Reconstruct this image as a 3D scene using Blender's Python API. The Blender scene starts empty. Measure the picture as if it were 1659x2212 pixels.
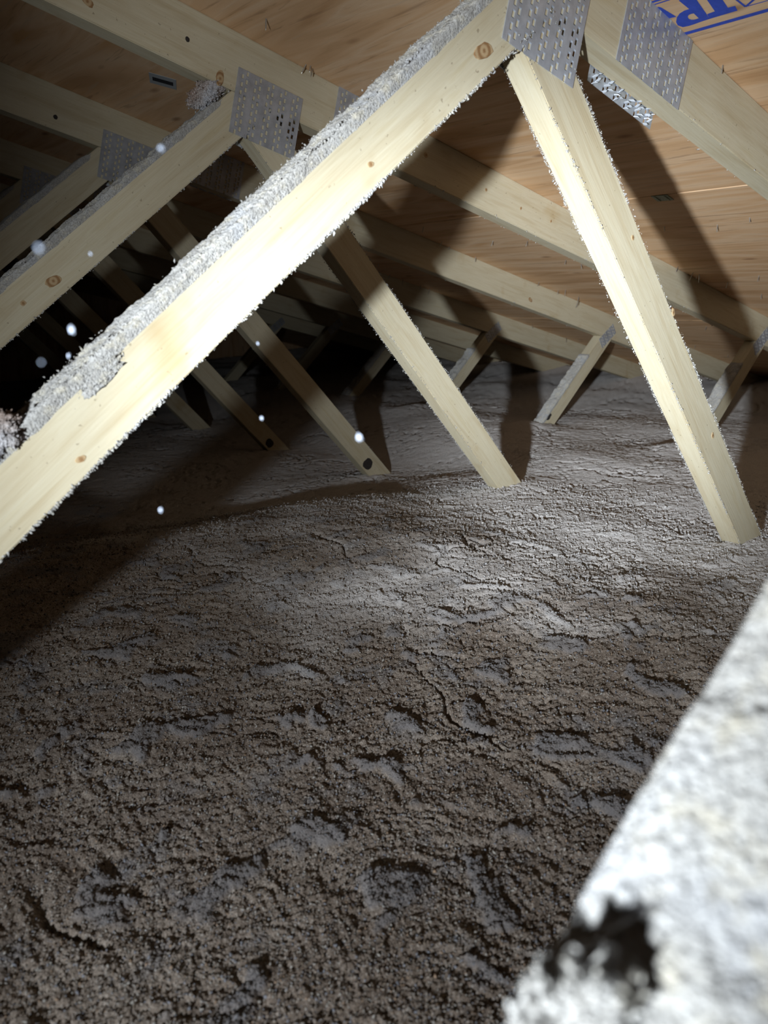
import bpy, bmesh, math, random
import numpy as np
from mathutils import Matrix, Vector

sc = bpy.context.scene
col = sc.collection
random.seed(7)
RNG = np.random.default_rng(11)

# ------------------------------------------------------------------ camera
CAM = Vector((-0.78138, -0.65451, -0.33157))
RIGHT = Vector((0.771467, -0.636269, 0.00001))
FWD = Vector((0.615130, 0.745832, -0.255638))
UP = RIGHT.cross(FWD)
cam = bpy.data.cameras.new('camera')
cam.sensor_fit = 'VERTICAL'
cam.sensor_height = 36.0
cam.sensor_width = 27.0
cam.lens = 1682.8 / 2212 * 36.0
cam.clip_start = 0.005
cam.dof.use_dof = True
cam.dof.focus_distance = 1.25
cam.dof.aperture_fstop = 8.5
cam_o = bpy.data.objects.new('camera', cam)
col.objects.link(cam_o)
m = Matrix((RIGHT, UP, -FWD)).transposed().to_4x4()
m.translation = CAM
cam_o.matrix_world = m
sc.camera = cam_o

# ------------------------------------------------------------------ world, light, exposure
w = bpy.data.worlds.new('dark_attic')
w.use_nodes = True
w.node_tree.nodes['Background'].inputs[0].default_value = (0.0, 0.0, 0.0, 1)
w.node_tree.nodes['Background'].inputs[1].default_value = 0.0
sc.world = w

FLASH = Vector((-1.245, -0.694, -0.449))      # hand torch, held left of the camera


def torch(name, aim, watts, cone, blend, colr):
    l = bpy.data.lights.new(name, 'SPOT')
    l.energy = watts
    l.color = colr
    l.spot_size = math.radians(cone)
    l.spot_blend = blend
    l.shadow_soft_size = 0.019
    o = bpy.data.objects.new(name, l)
    col.objects.link(o)
    o.location = FLASH
    o.rotation_euler = Vector(aim).to_track_quat('-Z', 'Y').to_euler()
    return o


COOL = (0.86, 0.945, 1.0)
AIM = (math.sin(math.radians(60.5)), math.cos(math.radians(60.5)), math.tan(math.radians(1.2)))
torch('torch_hot_spot', AIM, 176, 32, 1.0, COOL)       # lens hot spot
torch('torch_beam', AIM, 84, 45, 1.0, COOL)            # main beam
torch('torch_corona', AIM, 28, 76, 0.60, COOL)         # corona round it
torch('torch_spill', AIM, 2.5, 112, 1.0, COOL)         # reflector spill

vs = sc.view_settings
vs.view_transform = 'Standard'
vs.look = 'None'
vs.exposure = 0.25
vs.gamma = 1.0
vs.use_curve_mapping = False
sc.cycles.adaptive_threshold = 0.03
sc.cycles.max_bounces = 4
sc.cycles.diffuse_bounces = 3

# ------------------------------------------------------------------ truss geometry constants (metres)
SP = 0.61                     # truss spacing
TH = 0.23314                  # roof pitch
DC = 0.0897                   # depth of top chord
T = 0.038                     # timber thickness
LA, LO, LW = 0.67820, 0.0170, 0.0638
RA, RO, RW = 0.81875, -0.0880, 0.0635
SA = 0.750                    # short web angle
SU = (1.860, -0.455)          # point on its upper edge
RIDGE_X = -2.3
EAVE_X = 3.75
BC_TOP, BC_BOT = -1.20, -1.289  # bottom chord
SD = Vector((math.cos(TH), 0, -math.sin(TH)))
NR = Vector((math.sin(TH), 0, math.cos(TH)))


# ------------------------------------------------------------------ noise helpers
def _hash(ix, iy, seed):
    h = (ix.astype(np.int64) * 374761393 + iy.astype(np.int64) * 668265263 + seed * 1442695041) & 0xFFFFFFFF
    h = ((h ^ (h >> 13)) * 1274126177) & 0xFFFFFFFF
    h = (h ^ (h >> 16)) & 0xFFFFFFFF
    return h.astype(np.float64) / 4294967296.0


def noise(x, y, seed=0):
    ix = np.floor(x); iy = np.floor(y)
    fx = x - ix; fy = y - iy
    ux = fx * fx * fx * (fx * (fx * 6 - 15) + 10)
    uy = fy * fy * fy * (fy * (fy * 6 - 15) + 10)
    out = 0
    for dx in (0, 1):
        for dy in (0, 1):
            a = _hash(ix + dx, iy + dy, seed) * 2 * np.pi
            g = np.cos(a) * (fx - dx) + np.sin(a) * (fy - dy)
            out = out + g * (ux if dx else 1 - ux) * (uy if dy else 1 - uy)
    return out * 1.5


def worley(x, y, seed=0):
    ix = np.floor(x); iy = np.floor(y)
    f1 = np.full(x.shape, 9.0); f2 = np.full(x.shape, 9.0)
    for dx in (-1, 0, 1):
        for dy in (-1, 0, 1):
            jx = ix + dx; jy = iy + dy
            px = jx + _hash(jx, jy, seed); py = jy + _hash(jx, jy, seed + 77)
            dd = np.sqrt((px - x) ** 2 + (py - y) ** 2)
            nf1 = np.minimum(f1, dd)
            f2 = np.minimum(np.maximum(f1, dd), f2)
            f1 = nf1
    return f1, f2


def sstep(a, b, x):
    t = np.clip((x - a) / (b - a), 0, 1)
    return t * t * (3 - 2 * t)


# ------------------------------------------------------------------ object helpers
def mesh_np(name, verts, faces, smooth=True):
    verts = np.asarray(verts, dtype=np.float32)
    faces = np.asarray(faces, dtype=np.int32)
    me = bpy.data.meshes.new(name)
    k = faces.shape[1]
    me.vertices.add(len(verts)); me.vertices.foreach_set('co', verts.ravel())
    me.loops.add(faces.size); me.loops.foreach_set('vertex_index', faces.ravel())
    me.polygons.add(len(faces))
    me.polygons.foreach_set('loop_start', np.arange(0, faces.size, k, dtype=np.int32))
    me.polygons.foreach_set('loop_total', np.full(len(faces), k, dtype=np.int32))
    if smooth:
        me.polygons.foreach_set('use_smooth', np.ones(len(faces), dtype=bool))
    me.update(calc_edges=True)
    me.validate()
    return me


def put(name, me, mat, parent=None, loc=(0, 0, 0), rot=(0, 0, 0)):
    o = bpy.data.objects.new(name, me)
    col.objects.link(o)
    if mat is not None and len(me.materials) == 0:
        me.materials.append(mat)
    o.location = loc
    o.rotation_euler = rot
    if parent is not None:
        o.parent = parent
    return o


def from_bm(name, bm):
    me = bpy.data.meshes.new(name)
    bmesh.ops.recalc_face_normals(bm, faces=bm.faces[:])
    bm.to_mesh(me)
    bm.free()
    return me


def tag(o, label=None, cat=None, group=None, kind=None):
    if label: o['label'] = label
    if cat: o['category'] = cat
    if group: o['group'] = group
    if kind: o['kind'] = kind
    return o


def box_bm(x0, x1, y0, y1, z0, z1, bevel=0.0):
    bm = bmesh.new()
    bmesh.ops.create_cube(bm, size=1.0)
    for v in bm.verts:
        v.co = Vector(((x0 + x1) / 2 + v.co.x * (x1 - x0), (y0 + y1) / 2 + v.co.y * (y1 - y0), (z0 + z1) / 2 + v.co.z * (z1 - z0)))
    if bevel:
        bmesh.ops.bevel(bm, geom=bm.edges[:], offset=bevel, segments=1, affect='EDGES')
    return bm


# ------------------------------------------------------------------ materials
class NT:
    def __init__(self, name):
        self.m = bpy.data.materials.new(name)
        self.m.use_nodes = True
        self.t = self.m.node_tree
        self.t.nodes.clear()
        self.out = self.n('ShaderNodeOutputMaterial')
        self.b = self.n('ShaderNodeBsdfPrincipled')
        self.l(self.b.outputs[0], self.out.inputs[0])

    def n(self, typ, **kw):
        nd = self.t.nodes.new(typ)
        for k, v in kw.items():
            setattr(nd, k, v)
        return nd

    def l(self, a, b):
        self.t.links.new(a, b)

    def coords(self, scale=(1, 1, 1), rnd=True):
        tc = self.n('ShaderNodeTexCoord')
        mp = self.n('ShaderNodeMapping')
        mp.inputs['Scale'].default_value = scale
        self.l(tc.outputs['Object'], mp.inputs['Vector'])
        if rnd:
            oi = self.n('ShaderNodeObjectInfo')
            mul = self.n('ShaderNodeVectorMath', operation='SCALE')
            cb = self.n('ShaderNodeCombineXYZ')
            for i in range(3):
                self.l(oi.outputs['Random'], cb.inputs[i])
            self.l(cb.outputs[0], mul.inputs[0])
            mul.inputs['Scale'].default_value = 37.0
            self.l(mul.outputs[0], mp.inputs['Location'])
        return mp.outputs[0]

    def noise(self, vec, scale, detail=4, rough=0.55, dist=0.0):
        nd = self.n('ShaderNodeTexNoise')
        nd.inputs['Scale'].default_value = scale
        nd.inputs['Detail'].default_value = detail
        nd.inputs['Roughness'].default_value = rough
        nd.inputs['Distortion'].default_value = dist
        self.l(vec, nd.inputs['Vector'])
        return nd.outputs['Fac']

    def ramp(self, fac, stops):
        nd = self.n('ShaderNodeValToRGB')
        e = nd.color_ramp.elements
        while len(e) < len(stops):
            e.new(0.5)
        for el, (p, c) in zip(e, stops):
            el.position = p
            el.color = (c[0], c[1], c[2], 1) if isinstance(c, (tuple, list)) else (c, c, c, 1)
        self.l(fac, nd.inputs[0])
        return nd.outputs[0]

    def mix(self, fac, a, b, mode='MIX'):
        nd = self.n('ShaderNodeMix', data_type='RGBA', blend_type=mode)
        if isinstance(fac, (int, float)): nd.inputs[0].default_value = fac
        else: self.l(fac, nd.inputs[0])
        for s, v in ((6, a), (7, b)):
            if isinstance(v, (tuple, list)): nd.inputs[s].default_value = (*v, 1)
            else: self.l(v, nd.inputs[s])
        return nd.outputs[2]

    def bump(self, h, strength=0.3, dist=0.002):
        nd = self.n('ShaderNodeBump')
        nd.inputs['Strength'].default_value = strength
        nd.inputs['Distance'].default_value = dist
        self.l(h, nd.inputs['Height'])
        self.l(nd.outputs[0], self.b.inputs['Normal'])

    def base(self, c, rough=0.7, spec=0.3, metal=0.0):
        if isinstance(c, (tuple, list)): self.b.inputs['Base Color'].default_value = (*c, 1)
        else: self.l(c, self.b.inputs['Base Color'])
        self.b.inputs['Roughness'].default_value = rough
        self.b.inputs['Specular IOR Level'].default_value = spec
        self.b.inputs['Metallic'].default_value = metal
        return self.m


def mat_lumber():
    k = NT('spruce_lumber')
    v = k.coords((1, 1, 1))
    vs_ = k.n('ShaderNodeMapping'); k.l(v, vs_.inputs['Vector']); vs_.inputs['Scale'].default_value = (1.3, 14, 14)
    g = k.noise(vs_.outputs[0], 4.0, 5, 0.6, 0.6)
    c = k.ramp(g, [(0.30, (0.50, 0.400, 0.245)), (0.47, (0.60, 0.520, 0.365)), (0.56, (0.635, 0.565, 0.415)), (0.72, (0.57, 0.475, 0.295))])
    vf = k.n('ShaderNodeMapping'); k.l(v, vf.inputs['Vector']); vf.inputs['Scale'].default_value = (4, 120, 120)
    f = k.noise(vf.outputs[0], 4.0, 3, 0.6)
    c = k.mix(0.35, c, k.ramp(f, [(0.3, (0.53, 0.45, 0.31)), (0.7, (0.69, 0.62, 0.47))]), 'MIX')
    st = k.noise(v, 7.0, 3, 0.6)
    c = k.mix(k.ramp(st, [(0.60, 0.0), (0.74, 0.5)]), c, (0.42, 0.27, 0.10))
    sp = k.noise(v, 150.0, 2, 0.5)
    c = k.mix(k.ramp(sp, [(0.71, 0.0), (0.75, 0.55)]), c, (0.22, 0.16, 0.10))
    k.bump(f, 0.25, 0.001)
    return k.base(c, 0.75, 0.2)


def mat_plywood():
    k = NT('fir_plywood')
    v = k.coords((1, 1, 1))
    wv = k.n('ShaderNodeMapping'); k.l(v, wv.inputs['Vector']); wv.inputs['Scale'].default_value = (9, 1.1, 1)
    wp = k.noise(wv.outputs[0], 1.6, 3, 0.55, 1.0)
    c = k.ramp(wp, [(0.30, (0.58, 0.335, 0.170)), (0.46, (0.73, 0.460, 0.260)), (0.56, (0.79, 0.545, 0.345)), (0.72, (0.66, 0.375, 0.180))])
    lv = k.n('ShaderNodeMapping'); k.l(v, lv.inputs['Vector']); lv.inputs['Scale'].default_value = (17, 0.9, 1)
    ln = k.noise(lv.outputs[0], 3.0, 4, 0.65, 1.6)
    c = k.mix(k.ramp(ln, [(0.33, 0.45), (0.41, 0.0)]), c, (0.30, 0.155, 0.080))
    c = k.mix(k.ramp(ln, [(0.58, 0.0), (0.70, 0.45)]), c, (0.60, 0.44, 0.31))
    kv = k.n('ShaderNodeMapping'); k.l(v, kv.inputs['Vector']); kv.inputs['Scale'].default_value = (13, 5, 1)
    vo = k.n('ShaderNodeTexVoronoi'); vo.inputs['Scale'].default_value = 1.0; k.l(kv.outputs[0], vo.inputs['Vector'])
    c = k.mix(k.ramp(vo.outputs['Distance'], [(0.04, 0.65), (0.13, 0.0)]), c, (0.25, 0.10, 0.04))
    k.bump(ln, 0.25, 0.0015)
    return k.base(c, 0.7, 0.25)


def mat_steel(name, tint=(0.62, 0.64, 0.67), rough=0.38, metal=0.85):
    k = NT(name)
    v = k.coords((1, 1, 1))
    a = k.noise(v, 45.0, 4, 0.6)
    c = k.mix(k.ramp(a, [(0.35, 0.0), (0.65, 1.0)]), tuple(x * 0.72 for x in tint), tint)
    k.base(c, rough, 0.5, metal)
    r = k.ramp(k.noise(v, 70.0, 3, 0.5), [(0.3, rough - 0.1), (0.7, rough + 0.18)])
    k.l(r, k.b.inputs['Roughness'])
    return k.m


def mat_insulation(name, dark, mid, light, grey, painted_light=None, fuzz=0.0, tint=(1.0, 1.0, 1.0), warm=None):
    k = NT(name)
    v = k.coords((1, 1, 1), rnd=False)
    big = k.noise(v, 9.0, 2, 0.6)
    c = k.mix(k.ramp(big, [(0.40, 0.0), (0.62, 1.0)]), dark, mid)
    gm = k.noise(v, 17.0, 2, 0.55)
    c = k.mix(k.ramp(gm, [(0.56, 0.0), (0.66, 0.85)]), c, grey)
    if warm is not None:
        c = k.mix(k.ramp(k.noise(v, 75.0, 3, 0.6), [(0.50, 0.0), (0.66, 0.7)]), c, warm)
    fi = k.noise(v, 420.0, 2, 0.7)
    c = k.mix(k.ramp(fi, [(0.36, 0.55), (0.50, 0.0)]), c, tuple(x * 0.45 for x in dark))
    c = k.mix(k.ramp(fi, [(0.55, 0.0), (0.68, 0.75)]), c, light)
    if painted_light is not None:
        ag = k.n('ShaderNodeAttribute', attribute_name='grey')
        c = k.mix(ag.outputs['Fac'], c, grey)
        # torch falloff painted into the colour: paler far and right, darker near left
        at = k.n('ShaderNodeAttribute', attribute_name='painted_light')
        pale = k.mix(k.ramp(k.noise(v, 380.0, 1.5, 0.7), [(0.35, 0.0), (0.65, 1.0)]), tuple(x * 0.82 for x in painted_light), painted_light)
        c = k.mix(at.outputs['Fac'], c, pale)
    k.bump(k.noise(v, 340.0, 2.5, 0.75), 1.0, 0.0035)
    # loose fibres scatter light back at grazing angles
    k.b.inputs['Diffuse Roughness'].default_value = 1.0
    k.b.inputs['Sheen Weight'].default_value = fuzz
    k.b.inputs['Sheen Roughness'].default_value = 0.8
    k.b.inputs['Sheen Tint'].default_value = (*tint, 1)
    return k.base(c, 1.0, 0.0)


def mat_attr(name, rough=0.95):
    k = NT(name)
    a = k.n('ShaderNodeAttribute', attribute_name='col')
    return k.base(a.outputs['Color'], 1.0, 0.0)


def mat_plain(name, c, rough=0.7, spec=0.3, var=0.25, scale=60):
    k = NT(name)
    v = k.coords((1, 1, 1))
    cc = k.mix(k.noise(v, scale, 3, 0.6), tuple(x * (1 - var) for x in c), tuple(min(1, x * (1 + var)) for x in c))
    return k.base(cc, rough, spec)


M_WOOD = mat_lumber()
M_PLY = mat_plywood()
M_STEEL = mat_steel('galvanised_steel', (0.56, 0.59, 0.66), 0.38, 0.40)
M_TOOTH = mat_steel('bright_steel', (0.78, 0.82, 0.90), 0.35, 0.25)
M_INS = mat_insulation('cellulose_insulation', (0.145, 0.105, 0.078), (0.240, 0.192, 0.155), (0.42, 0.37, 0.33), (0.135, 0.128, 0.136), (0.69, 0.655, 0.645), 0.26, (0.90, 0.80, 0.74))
M_DUST = mat_insulation('cellulose_dust', (0.38, 0.355, 0.325), (0.49, 0.470, 0.445), (0.60, 0.59, 0.575), (0.41, 0.405, 0.415), None, 0.30, (0.90, 0.93, 1.0), (0.56, 0.50, 0.38))
M_FLOAT = mat_plain('drifting_fibre', (0.20, 0.22, 0.27), 1.0, 0.0)
M_CLUMP = mat_insulation('cellulose_clump', (0.34, 0.24, 0.19), (0.54, 0.51, 0.51), (0.72, 0.70, 0.71), (0.56, 0.56, 0.60))
M_FLAKE = mat_attr('paper_flakes')


def mat_knot(name, ca, cb):
    k = NT(name)
    v = k.coords((1, 1, 1), rnd=False)
    wv = k.n('ShaderNodeTexWave', wave_type='RINGS', rings_direction='Y')
    wv.inputs['Scale'].default_value = 38.0
    wv.inputs['Distortion'].default_value = 2.5
    wv.inputs['Detail Scale'].default_value = 60.0
    k.l(v, wv.inputs['Vector'])
    c = k.mix(k.ramp(wv.outputs['Fac'], [(0.25, 0.0), (0.8, 1.0)]), ca, cb)
    return k.base(c, 0.75, 0.2)


M_KNOT = mat_knot('brown_knot', (0.30, 0.165, 0.075), (0.50, 0.355, 0.205))
M_KDARK = mat_plain('dark_knot', (0.045, 0.038, 0.036), 0.8, 0.2, 0.5, 160)
M_BLUE = mat_plain('blue_stencil_ink', (0.050, 0.095, 0.52), 0.7, 0.2, 0.25, 120)
M_NAIL = mat_steel('nail_steel', (0.55, 0.52, 0.48), 0.45)
M_FELT = mat_plain('roofing_felt', (0.03, 0.03, 0.032), 0.9, 0.1)
M_GYP = mat_plain('gypsum_board', (0.55, 0.53, 0.50), 0.9, 0.1)
M_PAPER = mat_plain('paper_sticker', (0.36, 0.38, 0.40), 0.8, 0.2, 0.05)
M_INK = mat_plain('black_ink', (0.03, 0.03, 0.035), 0.8, 0.1)
M_CLIP = mat_plain('greenish_clip_metal', (0.30, 0.33, 0.25), 0.5, 0.5, 0.4, 300)


# ------------------------------------------------------------------ setting: roof deck, gable walls, floor
def panel_mesh(ls, ly, th=0.0111):
    bm = box_bm(0, ls, 0, ly, 0, th, 0.0012)
    return from_bm('plywood_panel', bm)


def make_ceiling(name, mirrored=False):
    s0 = RIDGE_X / math.cos(TH) + DC * math.tan(TH) * 0 - 0.02
    s1 = EAVE_X / math.cos(TH) + 0.1
    y0, y1 = -2.45, 5.50
    base = put(name, from_bm(name, box_bm(s0, s1, y0, y1, 0.0135, 0.018)), M_FELT)
    tag(base, kind='structure')
    if not mirrored:
        base.location = NR * DC
        base.rotation_euler = (0, TH, 0)
    else:
        # slope on the far side of the ridge
        base.location = Vector((2 * RIDGE_X - NR.x * DC, 0, NR.z * DC))
        base.rotation_euler = (0, TH, math.pi)
    seams = [s0, -1.622, -0.402, 0.818, 2.038, 3.258, s1]
    panels = {}
    cache = {}
    for i in range(len(seams) - 1):
        off = 0.019 if i % 2 else 0.019 - 1.22
        ys = [y0] + [off + 2.44 * k for k in range(-2, 4) if y0 + 0.2 < off + 2.44 * k < y1 - 0.2] + [y1]
        for j in range(len(ys) - 1):
            ls = round(seams[i + 1] - seams[i] - 0.003, 4); ly = round(ys[j + 1] - ys[j] - 0.002, 4)
            if (ls, ly) not in cache:
                cache[(ls, ly)] = panel_mesh(ls, ly)
            p = put('plywood_panel', cache[(ls, ly)], M_PLY, base, (seams[i] + 0.0015, ys[j] + 0.001, 0.0))
            panels[(i, j)] = (p, seams[i] + 0.0015, ys[j] + 0.001, ls, ly)
    return base, panels


ceiling, PANELS = make_ceiling('ceiling')
make_ceiling('ceiling', True)


def panel_at(s, y):
    for p, ps, py, ls, ly in PANELS.values():
        if ps - 0.003 <= s <= ps + ls + 0.003 and py - 0.003 <= y <= py + ly + 0.003:
            return p, s - ps, y - py


# gable walls closing both ends of the attic
def gable(name, y):
    bm = bmesh.new()
    pts = [(2 * RIDGE_X - EAVE_X, -1.30), (EAVE_X, -1.30), (EAVE_X, -EAVE_X * math.tan(TH) + 0.09),
           (RIDGE_X, -RIDGE_X * math.tan(TH) + 0.09), (2 * RIDGE_X - EAVE_X, -EAVE_X * math.tan(TH) + 0.09)]
    f = bm.faces.new([bm.verts.new((x, 0, z)) for x, z in pts])
    r = bmesh.ops.extrude_face_region(bm, geom=[f])
    for v in r['geom']:
        if isinstance(v, bmesh.types.BMVert): v.co.y += 0.012
    tag(put(name, from_bm(name, bm), M_PLY, None, (0, y, 0)), kind='structure')


gable('wall_back', 5.49)
gable('wall_front', -2.45)
tag(put('floor', from_bm('floor', box_bm(2 * RIDGE_X - EAVE_X, EAVE_X, -2.45, 5.5, -1.305, -1.291)), M_GYP), kind='structure')

# ------------------------------------------------------------------ nails, clip, stencil and sticker on the deck
def nail_mesh(L, r=0.0012):
    bm = bmesh.new()
    bmesh.ops.create_cone(bm, cap_ends=True, segments=6, radius1=r, radius2=r * 0.85, depth=L * 0.85, matrix=Matrix.Translation((0, 0, -L * 0.425)) @ Matrix.Rotation(math.pi, 4, 'X'))
    bmesh.ops.create_cone(bm, cap_ends=False, segments=6, radius1=r * 0.85, radius2=0.0001, depth=L * 0.15, matrix=Matrix.Translation((0, 0, -L * 0.925)) @ Matrix.Rotation(math.pi, 4, 'X'))
    return from_bm('nail', bm)


NAILS = {L: nail_mesh(L) for L in (0.012, 0.018, 0.026, 0.040)}
nail_spots = [(0.055, 0.596, .018), (0.062, 0.592, .012), (0.070, 0.597, .018), (1.409, 0.585, .026), (1.345, 0.597, .018), (1.664, 1.166, .040), (1.690, 1.183, .040),
              (0.845, 1.133, .018), (1.010, 1.006, .018), (1.034, 0.894, .018), (1.276, 0.881, .018), (1.46, 0.417, .018), (1.661, 0.497, .018), (0.371, -0.006, .012), (-0.0705, 0.525, .018),
              (1.014, 0.452, .012), (1.028, 0.325, .018), (1.0, 0.237, .012)]
rr = random.Random(5)
for yc in (0.0, 0.61, 1.22, 1.83):
    for k in range(9):
        nail_spots.append((rr.uniform(0.95, 2.6), yc - rr.uniform(0.01, 0.035), rr.choice((.012, .018, .026))))
for k in range(26):
    nail_spots.append((rr.uniform(0.86, 2.9), rr.uniform(0.08, 1.75), rr.choice((.012, .012, .018, .026))))
for s, y, L in nail_spots:
    hit = panel_at(s, y)
    if hit:
        p, ls, ly = hit
        put('nail', NAILS[L], M_NAIL, p, (ls, ly, 0.0005), (rr.uniform(-.25, .25), rr.uniform(-.25, .25), 0))

# panel edge clip bridging the seam
bm = box_bm(-0.016, 0.016, -0.019, 0.019, -0.0016, -0.0002, 0.0004)
for e in (-1, 1):
    bmesh.ops.create_cube(bm, size=1, matrix=Matrix.Translation((0, e * 0.011, -0.0024)) @ Matrix.Diagonal((0.026, 0.003, 0.0016, 1)))
p, ls, ly = panel_at(0.832, 0.353)
tag(put('panel_clip', from_bm('panel_clip', bm), M_CLIP, p, (ls, ly, 0), (0, 0, 0.05)), 'small greenish metal clip at the panel seam')


def flat_poly(name, polys, mat, parent, s0, y0, z=-0.0004):
    bm = bmesh.new()
    for poly in polys:
        bm.faces.new([bm.verts.new((a - s0, b - y0, z)) for a, b in poly])
    bmesh.ops.triangulate(bm, faces=bm.faces[:])
    for f in bm.faces:
        if f.normal.z > 0: f.normal_flip()
    me = bpy.data.meshes.new(name); bm.to_mesh(me); bm.free()
    return put(name, me, mat, parent, (0, 0, 0))


# blue mill stencil, printed upside down as seen from the hatch: a letter T and a letter R between two rules
pp, ls, ly = panel_at(0.25, -0.06)
ps0 = 0.25 - ls; py0 = -0.06 - ly


def skew(poly, k=-0.16, s_ref=0.254):
    return [(s, y - (s - s_ref) * k * -1.0) for s, y in poly]


rule_a = [[(0.2668, -0.30), (0.2745, -0.30), (0.2752, 0.09), (0.2690, 0.09)]]
rule_b = [[(0.1840, -0.30), (0.1880, -0.30), (0.1880, 0.09), (0.1840, 0.09)], [(0.1910, -0.30), (0.1932, -0.30), (0.1932, 0.09), (0.1910, 0.09)]]
flat_poly('stencil_rule', rule_a, M_BLUE, pp, ps0, py0)
for q in rule_b:
    flat_poly('stencil_rule', [q], M_BLUE, pp, ps0, py0)
letT = [[(0.2545, -0.0815), (0.2435, -0.0835), (0.2430, -0.0745), (0.2035, -0.0790), (0.2035, -0.0850), (0.1985, -0.0850), (0.1985, -0.0520), (0.2035, -0.0520), (0.2035, -0.0620),
         (0.2425, -0.0575), (0.2435, -0.0465), (0.2550, -0.0440)]]
flat_poly('stencil_letter_t', letT, M_BLUE, pp, ps0, py0)
# R: stem, bowl with a counter, slanted leg
letR = [[(0.2550, -0.0440), (0.2435, -0.0460), (0.2035, -0.0510), (0.1990, -0.0500), (0.1990, -0.0310), (0.2223, -0.0330), (0.2555, -0.0335)],
        [(0.2300, -0.0110), (0.2290, 0.0010), (0.2060, 0.0090), (0.1990, 0.0100), (0.1990, -0.0030), (0.2020, -0.0050)]]
r_out = [(0.2223, -0.0332), (0.2225, -0.0260), (0.2255, -0.0180), (0.2320, -0.0105), (0.2410, -0.0045), (0.2490, -0.0025), (0.2560, -0.0060), (0.2572, -0.0150), (0.2565, -0.0250), (0.2555, -0.0335)]
r_in = [(0.2340, -0.0332), (0.2335, -0.0300), (0.2340, -0.0265), (0.2360, -0.0240), (0.2390, -0.0225), (0.2425, -0.0222), (0.2455, -0.0240), (0.2470, -0.0270), (0.2472, -0.0300), (0.2468, -0.0332)]
for i in range(len(r_out) - 1):
    letR.append([r_out[i], r_out[i + 1], r_in[i + 1], r_in[i]])
flat_poly('stencil_letter_r', letR, M_BLUE, pp, ps0, py0)


def stroke(a, b, wd):
    (s1, y1), (s2, y2) = a, b
    L = math.hypot(s2 - s1, y2 - y1); nx, ny = -(y2 - y1) / L * wd / 2, (s2 - s1) / L * wd / 2
    return [(s1 + nx, y1 + ny), (s2 + nx, y2 + ny), (s2 - nx, y2 - ny), (s1 - nx, y1 - ny)]


flat_poly('stencil_emblem', [stroke((0.2515, -0.0932), (0.2200, -0.0890), 0.003), stroke((0.2515, -0.0932), (0.2350, -0.1190), 0.003), stroke((0.2515, -0.0960), (0.2525, -0.1500), 0.0016),
                             stroke((0.2200, -0.0890), (0.2350, -0.1190), 0.003)], M_BLUE, pp, ps0, py0)

# paper sticker in the dark bay
pk, ls, ly = panel_at(-0.053, 0.944)
stk = put('paper_sticker', from_bm('paper_sticker', box_bm(-0.026, 0.026, -0.026, 0.026, -0.0008, -0.0001)), M_PAPER, pk, (ls, ly, 0), (0, 0, -0.46))
tag(stk, 'small pale paper sticker')
bm = bmesh.new()
bm.from_mesh(stk.data)
nf = len(bm.faces)
bmesh.ops.create_cube(bm, size=1, matrix=Matrix.Translation((0, 0, -0.0009)) @ Matrix.Diagonal((0.040, 0.018, 0.0003, 1)))
bm.faces.ensure_lookup_table()
for f in bm.faces[nf:]:
    f.material_index = 1
bm.to_mesh(stk.data)
bm.free()
stk.data.materials.append(M_INK)


# ------------------------------------------------------------------ trusses
def clip_poly(poly, n, c):
    """keep the side n.p <= c"""
    out = []
    for i in range(len(poly)):
        a = poly[i]; b = poly[(i + 1) % len(poly)]
        da = n[0] * a[0] + n[1] * a[1] - c; db = n[0] * b[0] + n[1] * b[1] - c
        if da <= 0: out.append(a)
        if (da < 0 < db) or (db < 0 < da):
            t = da / (da - db)
            out.append((a[0] + t * (b[0] - a[0]), a[1] + t * (b[1] - a[1])))
    return out


def bar(pt, ang, length_back, length_fwd, width, up=True):
    """rectangle whose lower edge passes pt; direction (cos ang, sin ang)"""
    d = (math.cos(ang), math.sin(ang)); n = (-math.sin(ang), math.cos(ang))
    if n[1] < 0: n = (-n[0], -n[1])
    a = (pt[0] - d[0] * length_back, pt[1] - d[1] * length_back); b = (pt[0] + d[0] * length_fwd, pt[1] + d[1] * length_fwd)
    return [a, b, (b[0] + n[0] * width, b[1] + n[1] * width), (a[0] + n[0] * width, a[1] + n[1] * width)]


CH_N = (math.sin(TH), math.cos(TH))     # chord lower line: n.p = 0, members stay below
g = 0.0008
poly_chord = [(RIDGE_X, -RIDGE_X * math.tan(TH)), (EAVE_X, -EAVE_X * math.tan(TH)),
              (EAVE_X, -EAVE_X * math.tan(TH) + DC / math.cos(TH)), (RIDGE_X, -RIDGE_X * math.tan(TH) + DC / math.cos(TH))]
poly_L = clip_poly(bar((LO, 0), LA, 3.0, 0.4, LW), CH_N, -g)
poly_L = clip_poly(poly_L, (0, -1), -BC_TOP - g)
poly_R = clip_poly(bar((RO, 0), -RA, 0.4, 3.0, RW), CH_N, -g)
poly_R = clip_poly(poly_R, (-math.sin(LA), math.cos(LA)), -math.sin(LA) * LO - g)    # below the lower edge of L
poly_R = clip_poly(poly_R, (0, -1), -BC_TOP - g)
SW = 0.0600
s_low = (SU[0] + math.sin(SA) * SW, SU[1] - math.cos(SA) * SW)
poly_S = clip_poly(bar(s_low, SA, 3.0, 0.6, SW), CH_N, -g)
poly_S = clip_poly(poly_S, (0, -1), -BC_TOP - g)
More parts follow.
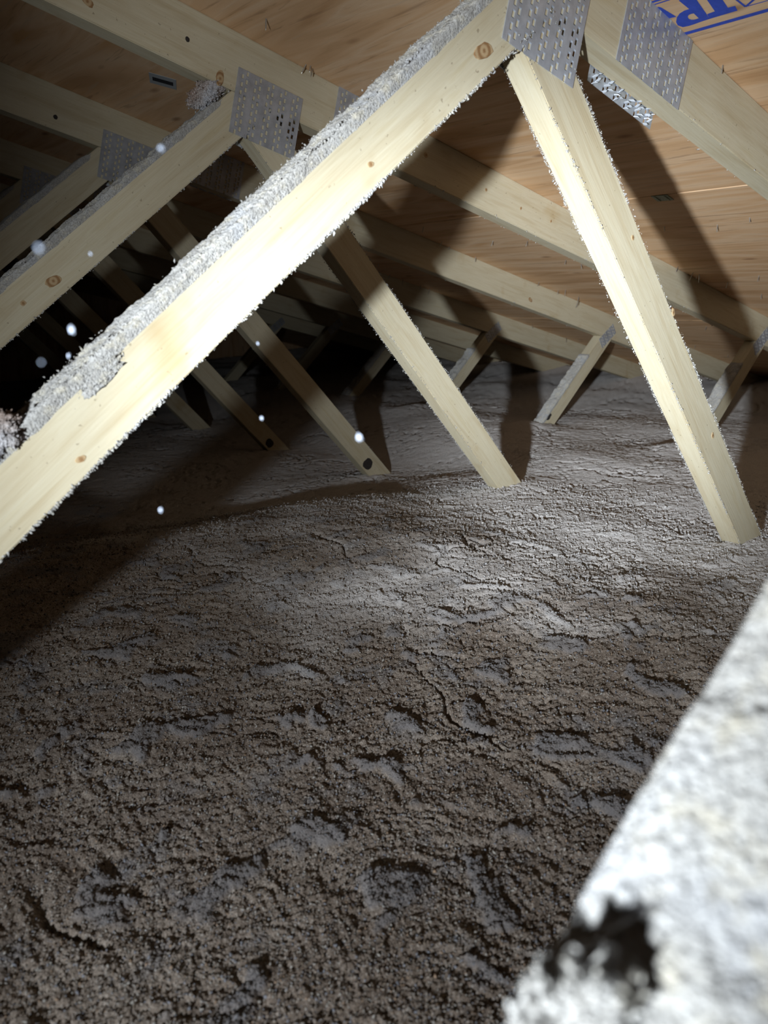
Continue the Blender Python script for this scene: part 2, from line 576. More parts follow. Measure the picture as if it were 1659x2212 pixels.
# keep S clear of R at the foot
poly_S = clip_poly(poly_S, (-math.sin(RA), -math.cos(RA)), -(math.sin(RA) * RO) - RW - g)
jx = LO + (BC_TOP + 0.001) / math.tan(LA) - 0.10
rg = (RIDGE_X + 0.03, -RIDGE_X * math.tan(TH) - 0.03)
va = math.atan2(rg[1] - BC_TOP, rg[0] - jx)
poly_V = clip_poly(bar((jx - 0.10, BC_TOP), va, 0.0, 3.0, RW), CH_N, -g)
poly_V = clip_poly(poly_V, (0, -1), -BC_TOP - g)
poly_V = clip_poly(poly_V, (-1, 0), -RIDGE_X - 0.003)
poly_B = [(RIDGE_X, BC_BOT), (EAVE_X, BC_BOT), (EAVE_X, BC_TOP), (RIDGE_X, BC_TOP)]


def member_mesh(name, poly, ang, mirror=False):
    if mirror:
        poly = [(2 * RIDGE_X - x, z) for x, z in poly]; ang = math.pi - ang
    cx = sum(p[0] for p in poly) / len(poly); cz = sum(p[1] for p in poly) / len(poly)
    d = (math.cos(ang), math.sin(ang)); n = (-d[1], d[0])
    bm = bmesh.new()
    vs_ = [bm.verts.new((((x - cx) * d[0] + (z - cz) * d[1]), 0.0, ((x - cx) * n[0] + (z - cz) * n[1]))) for x, z in poly]
    f = bm.faces.new(vs_)
    r = bmesh.ops.extrude_face_region(bm, geom=[f])
    for v in r['geom']:
        if isinstance(v, bmesh.types.BMVert): v.co.y += T
    bmesh.ops.recalc_face_normals(bm, faces=bm.faces[:])
    bmesh.ops.bevel(bm, geom=bm.edges[:], offset=0.0013, segments=2, affect='EDGES')
    me = from_bm(name, bm)
    me.materials.append(M_WOOD)
    return me, (cx, cz), ang


MEMB = {
    'top_chord': [member_mesh('top_chord', poly_chord, -TH), member_mesh('top_chord', poly_chord, -TH, True)],
    'bottom_chord': [member_mesh('bottom_chord', poly_B, 0.0), member_mesh('bottom_chord', poly_B, 0.0, True)],
    'L': [member_mesh('web', poly_L, LA), member_mesh('web', poly_L, LA, True)],
    'R': [member_mesh('web', poly_R, -RA), member_mesh('web', poly_R, -RA, True)],
    'S': [member_mesh('web', poly_S, SA), member_mesh('web', poly_S, SA, True)],
    'V': [member_mesh('web', poly_V, va), member_mesh('web', poly_V, va, True)],
}
BASE_Z = BC_BOT


def add_member(truss, key, side=0):
    me, (cx, cz), ang = MEMB[key][side]
    nm = key if len(key) > 1 else 'web'
    o = put(nm, me, None, truss, (cx, 0, cz - BASE_Z), (0, -ang, 0))
    o['ang'] = ang
    return o


def local_in(o, x, z):
    """truss-plane point to member local (u, w)"""
    ang = o['ang']; d = (math.cos(ang), math.sin(ang))
    dx = x - o.location.x; dz = z - (o.location.z + BASE_Z)
    return dx * d[0] + dz * d[1], -dx * d[1] + dz * d[0]


# ---- punched nail plates
def plate_mesh(L, H, bands, rows, th=0.0010, bp=0.0254):
    xs = []; holes = []
    x_start = (L - bp * (bands - 1)) / 2
    sw, sh = 0.0046, 0.0086
    pitch = H / rows
    xe = [0.0]; subs = []
    for b in range(bands):
        c = x_start + b * bp
        for k, dx in enumerate((-0.0042, 0.0042)):
            xe += [c + dx - sw / 2, c + dx + sw / 2]; subs.append((c + dx, k))
    xe.append(L)
    ze = [0.0, H]
    spans = {0: [], 1: []}
    for k in (0, 1):
        for r in range(rows):
            zc = (r + 0.5) * pitch + (pitch / 4 if k else -pitch / 4)
            spans[k].append((zc - sh / 2, zc + sh / 2)); ze += [zc - sh / 2, zc + sh / 2]
    ze = sorted(set(round(z, 6) for z in ze)); xe = sorted(set(round(x, 6) for x in xe))
    bm = bmesh.new()
    vg = {}
    def vert(i, j):
        if (i, j) not in vg: vg[(i, j)] = bm.verts.new((xe[i] - L / 2, 0, ze[j] - H / 2))
        return vg[(i, j)]
    for i in range(len(xe) - 1):
        xc = (xe[i] + xe[i + 1]) / 2
        k = next((kk for sx, kk in subs if abs(sx - xc) < sw / 2), None)
        for j in range(len(ze) - 1):
            zc = (ze[j] + ze[j + 1]) / 2
            if k is not None and any(a < zc < b for a, b in spans[k]): continue
            bm.faces.new((vert(i, j), vert(i + 1, j), vert(i + 1, j + 1), vert(i, j + 1)))
    r = bmesh.ops.extrude_face_region(bm, geom=bm.faces[:])
    for v in r['geom']:
        if isinstance(v, bmesh.types.BMVert): v.co.y -= th
    # pressed lip left at the foot of each slot, where the tooth was folded back
    for sx, k in subs:
        for a, b in spans[k]:
            x0, x1 = sx - sw / 2 - L / 2, sx + sw / 2 - L / 2
            for zz, sg in ((a - H / 2, 1), (b - H / 2, -1)):
                q = [bm.verts.new(c) for c in ((x0, -th * 1.35, zz), (x1, -th * 1.35, zz), (x1, th * 1.0, zz + sg * 0.0013), (x0, th * 1.0, zz + sg * 0.0013))]
                bm.faces.new(q)
    me = from_bm('truss_plate', bm)
    me.materials.append(M_STEEL)
    centres = [(sx - L / 2, (a + b) / 2 - H / 2, sh) for sx, k in subs for a, b in spans[k]]
    return me, centres


PL_A, HOLES_A = plate_mesh(0.130, 0.102, 5, 8)
PL_B, HOLES_B = plate_mesh(0.155, 0.089, 6, 7)
PL_S, HOLES_S = plate_mesh(0.102, 0.042, 4, 3)

# a tooth: narrow twisted spike
bm = bmesh.new()
for sx, w0 in ((0, 0.0018),):
    v = [bm.verts.new(c) for c in ((-w0, 0, -0.0008), (w0, 0, -0.0008), (w0 * 0.9, -0.0055, -0.0012), (-w0 * 0.6, -0.0060, -0.0004), (0.0004, -0.0092, -0.0014),
                                   (-w0, 0, 0.0002), (w0, 0, 0.0002), (w0 * 0.9, -0.0055, -0.0002), (-w0 * 0.6, -0.0060, 0.0006))]
    for f in ((0, 1, 2, 3), (3, 2, 4), (5, 8, 7, 6), (8, 4, 7), (0, 3, 8, 5), (1, 6, 7, 2), (3, 4, 8), (2, 7, 4)):
        bm.faces.new([v[i] for i in f])
ME_TOOTH = from_bm('tooth', bm)
ME_TOOTH.materials.append(M_TOOTH)


def add_plate(truss, me, x, z, ang, y=-0.0004, flip=False):
    o = put('truss_plate', me, None, truss, (x, y, z - BASE_Z), (0, -ang, 0))
    if flip:
        o.rotation_euler = (0, -ang, 0)
    return o


ELL = []
for k in range(14):
    a = 2 * math.pi * k / 14
    ELL.append((math.cos(a), math.sin(a)))


def add_knot(memb, x, z, a, b, mat, rot=0.3):
    u, wv = local_in(memb, x, z)
    bm = bmesh.new()
    jit = [1 + random.uniform(-.12, .12) for _ in ELL]
    top = [bm.verts.new((c * a * j * 0.9, -0.0006, s * b * j * 0.9)) for (c, s), j in zip(ELL, jit)]
    bot = [bm.verts.new((c * a * j, 0.0004, s * b * j)) for (c, s), j in zip(ELL, jit)]
    ctr = bm.verts.new((0, -0.0008, 0))
    for i in range(len(ELL)):
        k = (i + 1) % len(ELL)
        bm.faces.new((top[i], top[k], ctr)); bm.faces.new((bot[i], bot[k], top[k], top[i]))
    return put('knot', from_bm('knot', bm), mat, memb, (u, 0, wv), (0, rot, 0))


# ---- dust lying along the upper face of a sloping web, spilling over its front edge
def dust_layer(memb, u0, u1, wtop, thick, du=0.003, nv=16, seed=1, spill=0.012, rough=1.0, fine=1.0):
    nu = max(8, int((u1 - u0) / du))
    us = np.linspace(u0, u1, nu)
    nsp = max(4, nv // 3)
    tv = np.concatenate([np.linspace(0, 1, nv), 1 + (np.arange(1, nsp + 1) / nsp)])
    U, V = np.meshgrid(us, tv, indexing='ij')
    topm = V <= 1
    yy = np.where(topm, T + 0.0008 - V * (T + 0.0016), -0.0008)
    zz = np.where(topm, 0.0, -(V - 1) * spill * 2.2)
    # arc-length coordinate for the noise
    A = np.where(topm, V * T, T + (V - 1) * spill * 2.2)
    n1 = noise(U * 18, A * 18, seed); n2 = noise(U * 60, A * 60, seed + 1); n3 = noise(U * 160, A * 160, seed + 2); n4 = noise(U * 420, A * 420, seed + 3)
    h = thick * (0.75 + 0.45 * n1 + 0.40 * np.abs(n2) * rough) + rough * (0.0016 * np.abs(n3) + 0.0010 * n4 * fine)
    edge = sstep(0.0, 0.10, V) * np.where(topm, 1, 1)
    edge = np.where(topm, 0.35 + 0.65 * edge, 1.0)
    cover = sstep(0.05, 0.45, 0.55 + 0.9 * n1 + 0.7 * n2 - np.where(topm, 0, (V - 1) * 1.35))
    cover = np.where(topm, np.maximum(cover, 0.55), cover)
    # taper on the front arris and onto the face
    prof = np.where(topm, 1.0, np.clip(1 - (V - 1), 0, 1) ** 1.0 * 0.30)
    hh = h * edge * cover * prof - np.where(topm, 0, 0.0015 * sstep(0.2, 1.0, V - 1))
    ends = sstep(0, 0.02, U - u0) * sstep(0, 0.02, u1 - U)
    hh = hh * ends - 0.001 * (1 - ends)
    # outward direction bends round the arris
    t = np.clip((V - 0.93) / 0.14, 0, 1) * math.pi / 2
    ny = -np.sin(t); nz = np.cos(t)
    tb = np.clip((0.07 - V) / 0.07, 0, 1) * 0.8
    ny = ny + np.sin(tb)
    X = U + 0.0012 * noise(U * 200, A * 200, seed + 9) * rough
    Y = yy + ny * hh; Z = wtop + zz + nz * hh
    W = tv.size
    idx = np.arange(nu * W).reshape(nu, W)
    f = np.stack([idx[:-1, :-1], idx[1:, :-1], idx[1:, 1:], idx[:-1, 1:]], -1).reshape(-1, 4)
    me = mesh_np('dust_layer', np.stack([X, Y, Z], -1).reshape(-1, 3), f)
    o = put('dust_layer', me, M_DUST, memb)
    o['kind'] = 'stuff'
    return o


OCT_V = np.array([(1, 0, 0), (-1, 0, 0), (0, 1, 0), (0, -1, 0), (0, 0, 1), (0, 0, -1)], float)
OCT_F = np.array([(0, 2, 4), (2, 1, 4), (1, 3, 4), (3, 0, 4), (2, 0, 5), (1, 2, 5), (3, 1, 5), (0, 3, 5)])


def crumbs(name, centres, sizes, mat, parent, stretch=None, rng=RNG):
    """small lumps of fibre scattered over a surface, joined"""
    n = len(centres)
    v = OCT_V[None] * (0.55 + 0.7 * rng.random((n, 6, 1)))
    v = v * sizes[:, None, None]
    if stretch is not None: v = v * stretch[:, None, :]
    q = rng.normal(size=(n, 4)); q /= np.linalg.norm(q, axis=1)[:, None]
    a, b, c, d = q.T
    R = np.stack([1 - 2 * (c * c + d * d), 2 * (b * c - a * d), 2 * (b * d + a * c), 2 * (b * c + a * d), 1 - 2 * (b * b + d * d), 2 * (c * d - a * b),
                  2 * (b * d - a * c), 2 * (c * d + a * b), 1 - 2 * (b * b + c * c)], -1).reshape(n, 3, 3)
    v = np.einsum('nij,nkj->nki', R, v) + centres[:, None]
    f = (OCT_F[None] + np.arange(n)[:, None, None] * 6).reshape(-1, 3)
    me = mesh_np(name, v.reshape(-1, 3), f, smooth=False)
    o = put(name, me, mat, parent)
    o['kind'] = 'stuff'
    return o


def edge_fuzz(memb, u0, u1, edges, n, smax, seed, power=2.5):
    """crumbs clinging to arrises; edges = list of (y, w, spread)"""
    r = np.random.default_rng(seed)
    C = []; Z = []
    for (y, wv, sp, wt) in edges:
        k = int(n * wt)
        u = r.uniform(u0, u1, k)
        cl = noise(u * 9, np.full(k, seed * 3.1), seed) + 0.5 * noise(u * 33, np.full(k, seed * 1.7), seed + 4)
        keep = r.random(k) < np.clip(0.55 + 1.1 * cl, 0.08, 1)
        u = u[keep]
        C.append(np.stack([u, y + r.normal(0, sp, len(u)), wv + r.normal(0, sp, len(u))], -1))
        Z.append(0.00035 + smax * r.random(len(u)) ** power)
    C = np.concatenate(C); Z = np.concatenate(Z)
    st = np.stack([1 + r.random(len(C)), np.full(len(C), 0.8), np.full(len(C), 0.8)], -1)
    return crumbs('dust_crumbs', C, Z, M_DUST, memb, st, r)


TRUSSES = {}
LABELS = {
    0: 'closest wooden truss, its blurred dust-covered web filling the lower right corner',
    1: 'brightly lit wooden truss whose two pale webs cross in front of all others',
    2: 'second wooden truss, its plate and dusty web just left behind the brightest web',
    3: 'third wooden truss in the row, web with dark knot meeting the insulation mid photo',
    4: 'fourth wooden truss in the row, dim web and short brace in shadow',
    5: 'fifth wooden truss in the row, only slivers of dim chord and web showing',
    6: 'sixth wooden truss in the row, barely lit beyond the fifth',
    7: 'last and seventh wooden truss, almost lost in the dark at the far end',
}
ytweak = {}
for n in range(0, 8):
    tr = bpy.data.objects.new('roof_truss', None)
    col.objects.link(tr)
    tr.location = (0, SP * (n - 1), BASE_Z)
    tr.empty_display_size = 0.1
    tag(tr, LABELS[n], 'truss', 'row of roof trusses')
    P = {}
    for key in ('top_chord', 'bottom_chord', 'L', 'R', 'S', 'V'):
        P[key] = add_member(tr, key, 0)
        add_member(tr, key, 1)
    # joint plate, chord splice plate, short web plate, front faces
    c = 0.0005
    add_plate(tr, PL_A, -0.0005, -0.0133, -TH)
    add_plate(tr, PL_B, 0.2195, -0.2195 * math.tan(TH) + 0.5 * DC / math.cos(TH) - 0.001, -TH - 0.005)
    add_plate(tr, PL_S, 1.911, -0.446, 0.600)
    add_plate(tr, PL_A, -0.003, -0.016, -TH, T + 0.0015)
    if n != 1:
        add_plate(tr, PL_B, 0.22, -0.052 + 0.045, -TH, T + 0.0015)
    TRUSSES[n] = (tr, P)

# rear splice plate of the nearest full truss hangs below its chord: bare teeth face the torch
tr1, P1 = TRUSSES[1]
fp = add_plate(tr1, PL_B, 0.2175, -0.0250, -TH - 0.02, T + 0.0018)
for hx, hz, sh in HOLES_B:
    # only teeth that are clear of the chord
    ang = -TH - 0.02
    X = 0.2175 + hx * math.cos(ang) - hz * math.sin(ang); Z = -0.0250 + hx * math.sin(ang) + hz * math.cos(ang)
    if X * math.sin(TH) + Z * math.cos(TH) < -0.003:
        for sg in (-1, 1):
            put('tooth', ME_TOOTH, None, fp, (hx, -0.0010, hz + sg * sh * 0.46), (random.uniform(-.35, .35), random.uniform(-.5, .5), random.uniform(-.35, .35)))

# ---- knots
K = lambda n, key, x, z, a, b, mt=M_KNOT, rot=0.3: add_knot(TRUSSES[n][1][key], x, z, a, b, mt, rot)
K(1, 'L', -0.1025, -0.0663, 0.016, 0.008)
K(1, 'L', -0.2592, -0.1954, 0.0045, 0.003)
K(1, 'L', -0.5694, -0.4552, 0.005, 0.003)
K(2, 'L', -0.3862, -0.295, 0.015, 0.008)
K(2, 'L', -0.4329, -0.3276, 0.005, 0.004)
K(2, 'top_chord', -0.1415, 0.0763, 0.004, 0.004, M_KDARK)
K(2, 'top_chord', -0.0872, 0.0290, 0.0075, 0.013, M_KNOT, 0.0)
K(2, 'top_chord', -0.2972, 0.0961, 0.010, 0.006)
K(2, 'top_chord', 0.5502, -0.0865, 0.004, 0.004)
K(2, 'top_chord', 0.6664, -0.1159, 0.003, 0.004)
K(2, 'top_chord', 0.7756, -0.1369, 0.003, 0.004)
K(2, 'top_chord', 0.3714, -0.0362, 0.006, 0.005)
K(3, 'top_chord', 1.4363, -0.3100, 0.012, 0.007)
K(3, 'top_chord', -0.1549, 0.0629, 0.005, 0.005, M_KDARK)
K(3, 'R', 0.6990, -0.8090, 0.019, 0.019, M_KDARK)
K(3, 'S', 1.569, -0.7348, 0.022, 0.014, M_KDARK)
K(4, 'R', 0.7150, -0.8250, 0.019, 0.017, M_KDARK)
K(1, 'R', 0.3207, -0.3409, 0.007, 0.0035)
K(1, 'R', 0.4787, -0.5432, 0.006, 0.004)
K(1, 'R', 0.2007, -0.2409, 0.004, 0.003)

# ---- dust on the webs
def span(memb, xa, za, xb, zb):
    a = local_in(memb, xa, za)[0]; b = local_in(memb, xb, zb)[0]
    return min(a, b), max(a, b)


def wtop_of(memb):
    return max(v.co.z for v in memb.data.vertices)


def wbot_of(memb):
    return min(v.co.z for v in memb.data.vertices)


def lpt(x): return x, (x - LO) * math.tan(LA)
def rpt(x): return x, -(x - RO) * math.tan(RA)
def spt(x): return x, SU[1] + (x - SU[0]) * math.tan(SA)


ZF = -0.80
for n, thick, du, nv, sp_ in ((0, 0.0045, 0.0009, 46, 0.006), (1, 0.0034, 0.0016, 26, 0.0065), (2, 0.0048, 0.003, 16, 0.005), (3, 0.004, 0.006, 10, 0.006), (4, 0.004, 0.008, 8, 0.006)):
    mb = TRUSSES[n][1]['L']
    xa = -0.90 if n != 0 else -0.80
    u0, u1 = span(mb, *lpt(xa), *lpt(-0.045 if n != 0 else -0.35))
    dust_layer(mb, u0, u1, wtop_of(mb), thick, du, nv, 20 + n * 7, sp_, 0.45 if n == 0 else 1.0)
for n in (2, 3, 4, 5):
    mb = TRUSSES[n][1]['S']
    u0, u1 = span(mb, *spt(1.40), *spt(1.80))
    dust_layer(mb, u0, u1, wtop_of(mb), 0.011, 0.004, 12, 60 + n * 7, 0.006, 1.0)
for n, cnt, sm in ((1, 12000, 0.0019), (2, 2400, 0.0019)):
    mb = TRUSSES[n][1]['L']
    u0, u1 = span(mb, *lpt(-0.90), *lpt(-0.02))
    wt, wb = wtop_of(mb), wbot_of(mb)
    edge_fuzz(mb, u0, u1, [(0.0005, wb + 0.0004, 0.0009, 0.62), (0.003, wt + 0.0018, 0.0018, 0.25), (T, wt + 0.002, 0.0014, 0.13)], cnt, sm, 31 + n, 3.2)
for n, cnt, sm in ((1, 11000, 0.0014), (2, 6000, 0.0015), (3, 1200, 0.0014)):
    mb = TRUSSES[n][1]['R']
    u0, u1 = span(mb, *rpt(-0.05), *rpt(0.68))
    wt, wb = wtop_of(mb), wbot_of(mb)
    edge_fuzz(mb, u0, u1, [(0.0, wt, 0.0012, 0.30), (T, wb, 0.0012, 0.30), (0.0, wb, 0.0008, 0.12), (0.012, wt, 0.003, 0.18)], cnt, sm, 51 + n, 3.5)
for n, cnt in ((1, 500), (2, 700), (3, 500)):
    mb = TRUSSES[n][1]['top_chord']
    u0, u1 = span(mb, 0.28, 0, 2.2, -0.5)
    wb = wbot_of(mb)
    edge_fuzz(mb, u0, u1, [(0.0, wb, 0.001, 0.5), (T, wb, 0.001, 0.5)], cnt, 0.0020, 71 + n, 4.0)

# ------------------------------------------------------------------ blown-in insulation
FZ = -0.772


def painted_light_at(x, y):
    return 0.88 * sstep(0.95, 1.70, 1.12 * (x - CAM.x) + 0.28 * (y - CAM.y) + 0.45 * noise(x * 2.3, y * 2.3, 41) + 0.25 * noise(x * 9, y * 9, 42))  # mask for the painted torch falloff, rising away from camera and to the right


def grey_wads(x, y):
    wx = x + 0.020 * noise(x * 14, y * 14, 5); wy = y + 0.020 * noise(x * 14, y * 14, 6)
    return sstep(0.30, 0.50, noise(wx * 17, wy * 17, 15) + 0.3 * noise(wx * 55, wy * 55, 16))


def floor_h(x, y, fine=True):
    r = np.hypot(x - CAM.x, y - CAM.y)
    near = 1 - sstep(0.7, 1.7, r)                     # trampled, lumpier by the hatch
    far = sstep(1.2, 2.2, r)
    z = FZ + 0.020 * noise(x * 1.1 + 3, y * 1.1, 1) + 0.010 * noise(x * 3.1, y * 3.1, 2)
    z = z + 0.075 * sstep(2.2, 3.5, x) - 0.01 * near
    z = z - 0.092 * sstep(0.72, 1.22, y) * (1 - sstep(0.78, 1.40, x))       # hollow towards the dark end
    if not fine: return z
    wx = x + 0.020 * noise(x * 14, y * 14, 5); wy = y + 0.020 * noise(x * 14, y * 14, 6)
    # rounded lumps with creases between them
    b1 = np.abs(noise(wx * 13, wy * 13, 7)); b2 = np.abs(noise(wx * 32 + 5, wy * 32, 8)); b3 = np.abs(noise(wx * 78, wy * 78, 9))
    z = z + (0.002 + 0.0030 * near) * b1 + (0.0020 + 0.0012 * near) * b2 + (0.0026 + 0.0010 * near) * b3
    z = z + (0.0016 + 0.0010 * near) * np.abs(noise(x * 150, y * 150, 13)) + 0.0020 * np.abs(noise(x * 290, y * 290, 10)) + 0.0014 * noise(x * 560, y * 560, 11)
    # raised grey wads
    wad_ = sstep(0.30, 0.62, noise(wx * 17, wy * 17, 15) + 0.3 * noise(wx * 55, wy * 55, 16))
    z = z + wad_ * (0.0015 + 0.0050 * near)
    # fissures
    f1, f2 = worley(wx * 15 + 0.25 * noise(x * 40, y * 40, 21), wy * 15 + 0.25 * noise(x * 40, y * 40, 22), 3)
    msk = sstep(0.0, 0.45, noise(x * 5, y * 5, 23) + 0.35 * noise(x * 21, y * 21, 27))
    z = z - (0.0105 - 0.0075 * near + 0.006 * far) * (1 - sstep(0.0, 0.08, f2 - f1)) * msk
    g1, g2 = worley(wx * 36, wy * 36, 4)
    msk2 = sstep(-0.10, 0.40, noise(x * 9, y * 9, 24) + 0.3 * noise(x * 40, y * 40, 28))
    z = z - 0.0080 * (1 - sstep(0.0, 0.14, g2 - g1)) * msk2 * (0.15 + 0.85 * far)
    # wide open gaps here and there
    gp = np.abs(noise(wx * 5.5, wy * 3.2, 25))
    z = z - (0.014 - 0.006 * near) * (1 - sstep(0.0, 0.03, gp)) * sstep(0.22, 0.45, noise(x * 3.3, y * 3.3, 26))
    # drifts banked against the webs
    for k in range(1, 6):
        yk = SP * (k - 1) + T / 2
        for xk, am in ((0.70, 0.010), (1.47, 0.022)):
            z = z + am * np.exp(-(((x - xk) / 0.12) ** 2 + ((y - yk) / 0.075) ** 2))
    return z


yaw = math.atan2(FWD.x, FWD.y)
q = 0.0024
phi_in = np.arange(-0.80, 0.80, q)
phi_out = np.linspace(0.80, 2 * math.pi - 0.80, 160)[:-1]
PHI = np.concatenate([phi_in, phi_out]) + yaw
rad = [0.10]
while rad[-1] < 7.5:
    r0 = rad[-1]
    stepk = q * math.hypot(1.0, 0.44 / r0) * (1.0 if r0 < 3.6 else 4.0)
    rad.append(r0 * (1 + min(stepk, 0.02)) if r0 > 0.36 else r0 * 1.02)
rad = np.array(rad)
RR, PP = np.meshgrid(rad, PHI, indexing='ij')
X = np.clip(CAM.x + RR * np.sin(PP), -5.5, 3.30)
Y = np.clip(CAM.y + RR * np.cos(PP), -2.40, 5.46)
Zf = np.empty_like(X)
for i0 in range(0, X.shape[0], 200):
    Zf[i0:i0 + 200] = floor_h(X[i0:i0 + 200], Y[i0:i0 + 200])
Zf = np.minimum(Zf, -X * math.tan(TH) + DC / math.cos(TH) - 0.004)
NRr, NP = X.shape
idx = np.arange(NRr * NP).reshape(NRr, NP)
idw = np.concatenate([idx, idx[:, :1]], 1)
F = np.stack([idw[:-1, :-1], idw[:-1, 1:], idw[1:, 1:], idw[1:, :-1]], -1).reshape(-1, 4)
VV = np.stack([X, Y, Zf], -1).reshape(-1, 3)
me = mesh_np('blown_insulation', VV, F)
rad_c = np.hypot(X - CAM.x, Y - CAM.y)
painted_light = painted_light_at(X, Y)
at_ = me.attributes.new('painted_light', 'FLOAT', 'POINT')
at_.data.foreach_set('value', painted_light.astype(np.float32).ravel())
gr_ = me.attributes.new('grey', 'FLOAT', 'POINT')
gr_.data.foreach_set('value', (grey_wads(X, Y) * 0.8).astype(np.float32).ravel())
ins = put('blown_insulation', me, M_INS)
tag(ins, 'loose grey-brown blown cellulose insulation covering the attic floor', 'insulation', kind='stuff')

# crumbs of fibre and paper flecks lying in it
def litter(name, n, r_lo, r_hi, s_lo, s_hi, pw, flat, pal, prob, seed):
    rf = np.random.default_rng(seed)
    rr_ = np.exp(rf.uniform(math.log(r_lo), math.log(r_hi), n)); ph = yaw + rf.uniform(-0.85, 0.85, n)
    fx = CAM.x + rr_ * np.sin(ph); fy = CAM.y + rr_ * np.cos(ph)
    size = (s_lo + (s_hi - s_lo) * rf.random(n) ** pw) * np.clip(0.45 + 0.55 * rr_, 0.6, 1.5)
    fz = floor_h(fx, fy) + size * 0.25
    st = np.stack([0.8 + 0.9 * rf.random(n), 0.6 + 0.5 * rf.random(n), np.full(n, flat)], -1)
    o = crumbs(name, np.stack([fx, fy, fz], -1), size, M_FLAKE, ins, st, rf)
    pal = np.array(pal)
    cc = pal[rf.choice(len(pal), n, p=prob)] * (0.75 + 0.5 * rf.random((n, 1)))
    gm = grey_wads(fx, fy)[:, None] * (0.8 if flat > 0.5 else 0.2)
    cc = cc * (1 - gm) + np.array((0.175, 0.168, 0.176)) * (0.6 + 0.8 * rf.random((n, 1))) * gm
    st_ = painted_light_at(fx, fy)[:, None]
    cc = cc * (1 - st_) * 0.76 + np.array((0.60, 0.57, 0.56)) * (0.75 + 0.4 * rf.random((n, 1))) * st_  # crumbs take the same painted falloff as the fill under them
    ca_ = o.data.color_attributes.new('col', 'FLOAT_COLOR', 'POINT')
    ca_.data.foreach_set('color', np.repeat(np.concatenate([cc, np.ones((n, 1))], 1), 6, axis=0).astype(np.float32).ravel())


litter('fibre_crumbs', 130000, 0.33, 2.0, 0.0007, 0.0025, 2.0, 0.7, [(0.30, 0.26, 0.23), (0.40, 0.37, 0.34), (0.20, 0.155, 0.12), (0.25, 0.25, 0.28), (0.34, 0.24, 0.17)], [.34, .2, .2, .18, .08], 5)
litter('paper_flecks', 1500, 0.33, 2.2, 0.0007, 0.0019, 2.5, 0.25, [(0.62, 0.61, 0.62), (0.52, 0.50, 0.47)], [.6, .4], 6)


# ------------------------------------------------------------------ loose wads of insulation caught on the trusses
def wad(name, loc, dims, seed, rot=(0, 0, 0), mat=M_CLUMP, n=1600, sub=4, crumb=0.0016):
    bm = bmesh.new()
    bmesh.ops.create_icosphere(bm, subdivisions=sub, radius=1.0)
    P_ = np.array([v.co[:] for v in bm.verts])
    a1 = noise(P_[:, 0] * 2.1 + P_[:, 2] * 1.3, P_[:, 1] * 2.1 + P_[:, 2], seed); a2 = np.abs(noise(P_[:, 0] * 5 + P_[:, 2] * 4, P_[:, 1] * 5 - P_[:, 2] * 3, seed + 1))
    a3 = np.abs(noise(P_[:, 0] * 13 + P_[:, 2] * 9, P_[:, 1] * 13 - P_[:, 2] * 8, seed + 2))
    k = 0.80 + 0.45 * a1 + 0.38 * a2 + 0.22 * a3
    P_ = P_ * k[:, None] * np.array(dims)
    f = np.array([[v.index for v in fc.verts] for fc in bm.faces])
    bm.free()
    r = np.random.default_rng(seed)
    o = put(name, mesh_np(name, P_, f), mat, None, loc, rot)
    pick = r.choice(len(P_), n)
    crumbs('fibre_crumbs', P_[pick] * (1 + r.normal(0, 0.03, (n, 1))), 0.0005 + crumb * r.random(n) ** 2, mat, o, np.stack([1 + 1.5 * r.random(n), np.ones(n) * .7, np.ones(n) * .6], -1), r)
    return o


tag(wad('insulation_wad', (-0.106, 0.61 + 0.016, 0.006), (0.033, 0.015, 0.017), 3, (0, -0.55, 0)),
    'small grey wad of insulation caught beside the second truss joint plate', 'insulation')
tag(wad('insulation_wad', (-0.634, -0.0030, -0.4260), (0.019, 0.0050, 0.018), 8, (0, -0.7, 0), M_CLUMP, 900, 4, 0.0010),
    'brown-flecked wad of insulation stuck on the brightest web at left edge', 'insulation')
tag(wad('insulation_wad', (-0.545, 0.0001, -0.3850), (0.024, 0.0007, 0.009), 12, (0, -0.70, 0), M_DUST, 250, 4, 0.0007),
    'thin pale smear of insulation on the brightest web, upper of two', 'insulation')

tag(wad('insulation_wad', (-0.6715, -0.5865, -0.4610), (0.0085, 0.0075, 0.0065), 21, (0, -0.68, 0.2), M_DUST, 500, 4, 0.0008),
    'blurred pale lump of insulation on the closest web at the bottom edge', 'insulation')
tag(wad('insulation_wad', (-0.6765, -0.5780, -0.4665), (0.0080, 0.0050, 0.0060), 25, (0, -0.68, 0.4), M_DUST, 400, 4, 0.0008),
    'smaller blurred lump of insulation on the outer edge of the closest web', 'insulation')

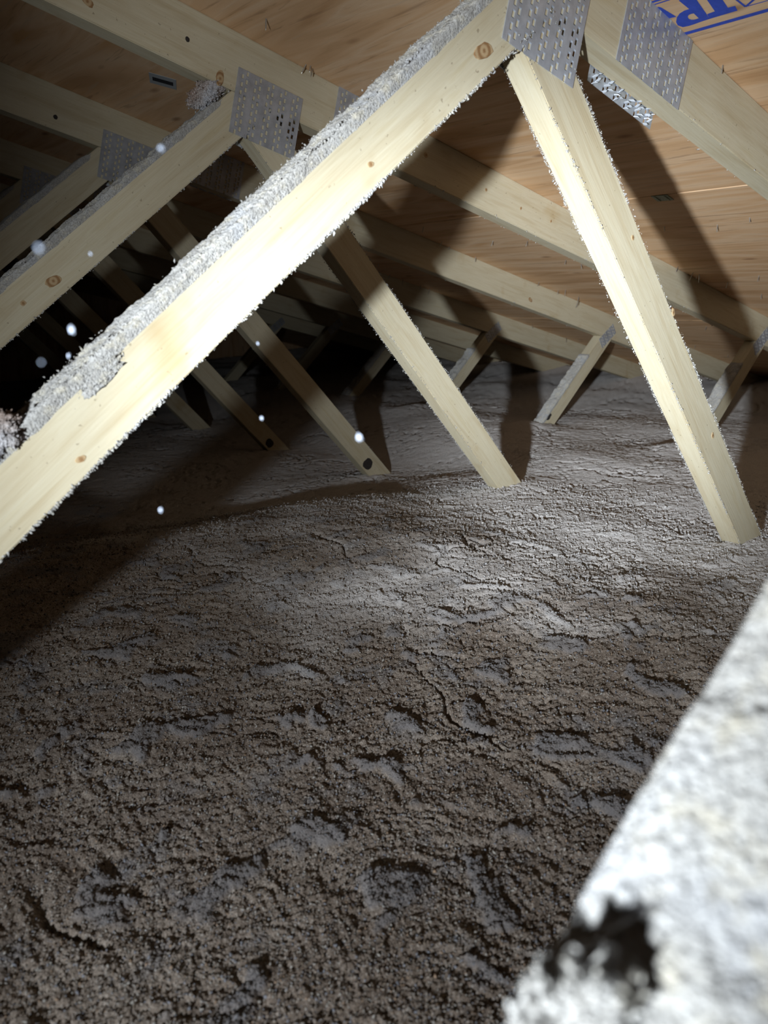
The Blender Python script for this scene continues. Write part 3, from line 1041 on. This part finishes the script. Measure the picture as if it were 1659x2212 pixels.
# flecks of fibre drifting in the torch beam
FLECKS = [((-0.6782, -0.3404, -0.3404), (0.0015, 0.0015, 0.0026), 'large white fibre fleck floating in the dark below the second truss web'),
          ((-0.5994, -0.4191, -0.3805), (0.0016, 0.0016, 0.0024), 'white fibre fleck floating in front of the third truss web foot'),
          ((-0.5657, -0.2893, -0.3900), (0.0012, 0.0012, 0.0016), 'small fibre fleck floating above the dim fourth truss web foot'),
          ((-0.6473, -0.3387, -0.4177), (0.0011, 0.0011, 0.0014), 'bluish fibre fleck floating just below the brightest web over dark insulation'),
          ((-0.7254, -0.4685, -0.3193), (0.0011, 0.0009, 0.0008), 'blurred pale fibre fleck floating above the second truss web at left'),
          ((-0.6591, -0.3893, -0.2806), (0.0012, 0.0012, 0.0012), 'round fibre fleck floating in front of the second truss web dust'),
          ((-0.6452, -0.2761, -0.3082), (0.0007, 0.0007, 0.0011), 'tiny fibre fleck floating in front of the second truss web face'),
          ((-0.5450, -0.2533, -0.3525), (0.0009, 0.0009, 0.0013), 'tiny fibre fleck floating in front of the third truss web middle'),
          ((-0.6606, -0.2790, -0.3537), (0.0008, 0.0008, 0.0016), 'thin fibre fleck floating directly under the large white one'),
          ((-0.7199, -0.4418, -0.3456), (0.0004, 0.0004, 0.0005), 'faint fibre fleck floating nearest the left edge of the dark gap')]
for i, (loc, dims, lab) in enumerate(FLECKS):
    bm = bmesh.new()
    bmesh.ops.create_icosphere(bm, subdivisions=2, radius=1.0)
    rk = random.Random(100 + i)
    for v_ in bm.verts:
        k = 0.7 + 0.6 * rk.random()
        v_.co = Vector((v_.co.x * dims[0] * k, v_.co.y * dims[1] * k, v_.co.z * dims[2] * k)) * 0.62
    tag(put('fibre_fleck', from_bm('fibre_fleck', bm), M_FLOAT, None, loc, (rk.uniform(-.3, .3), rk.uniform(-.3, .3), rk.uniform(0, 3))), lab, 'fleck', 'fibre flecks drifting in the beam')

print('TRIS', sum(len(o.data.polygons) for o in sc.objects if o.type == 'MESH'))
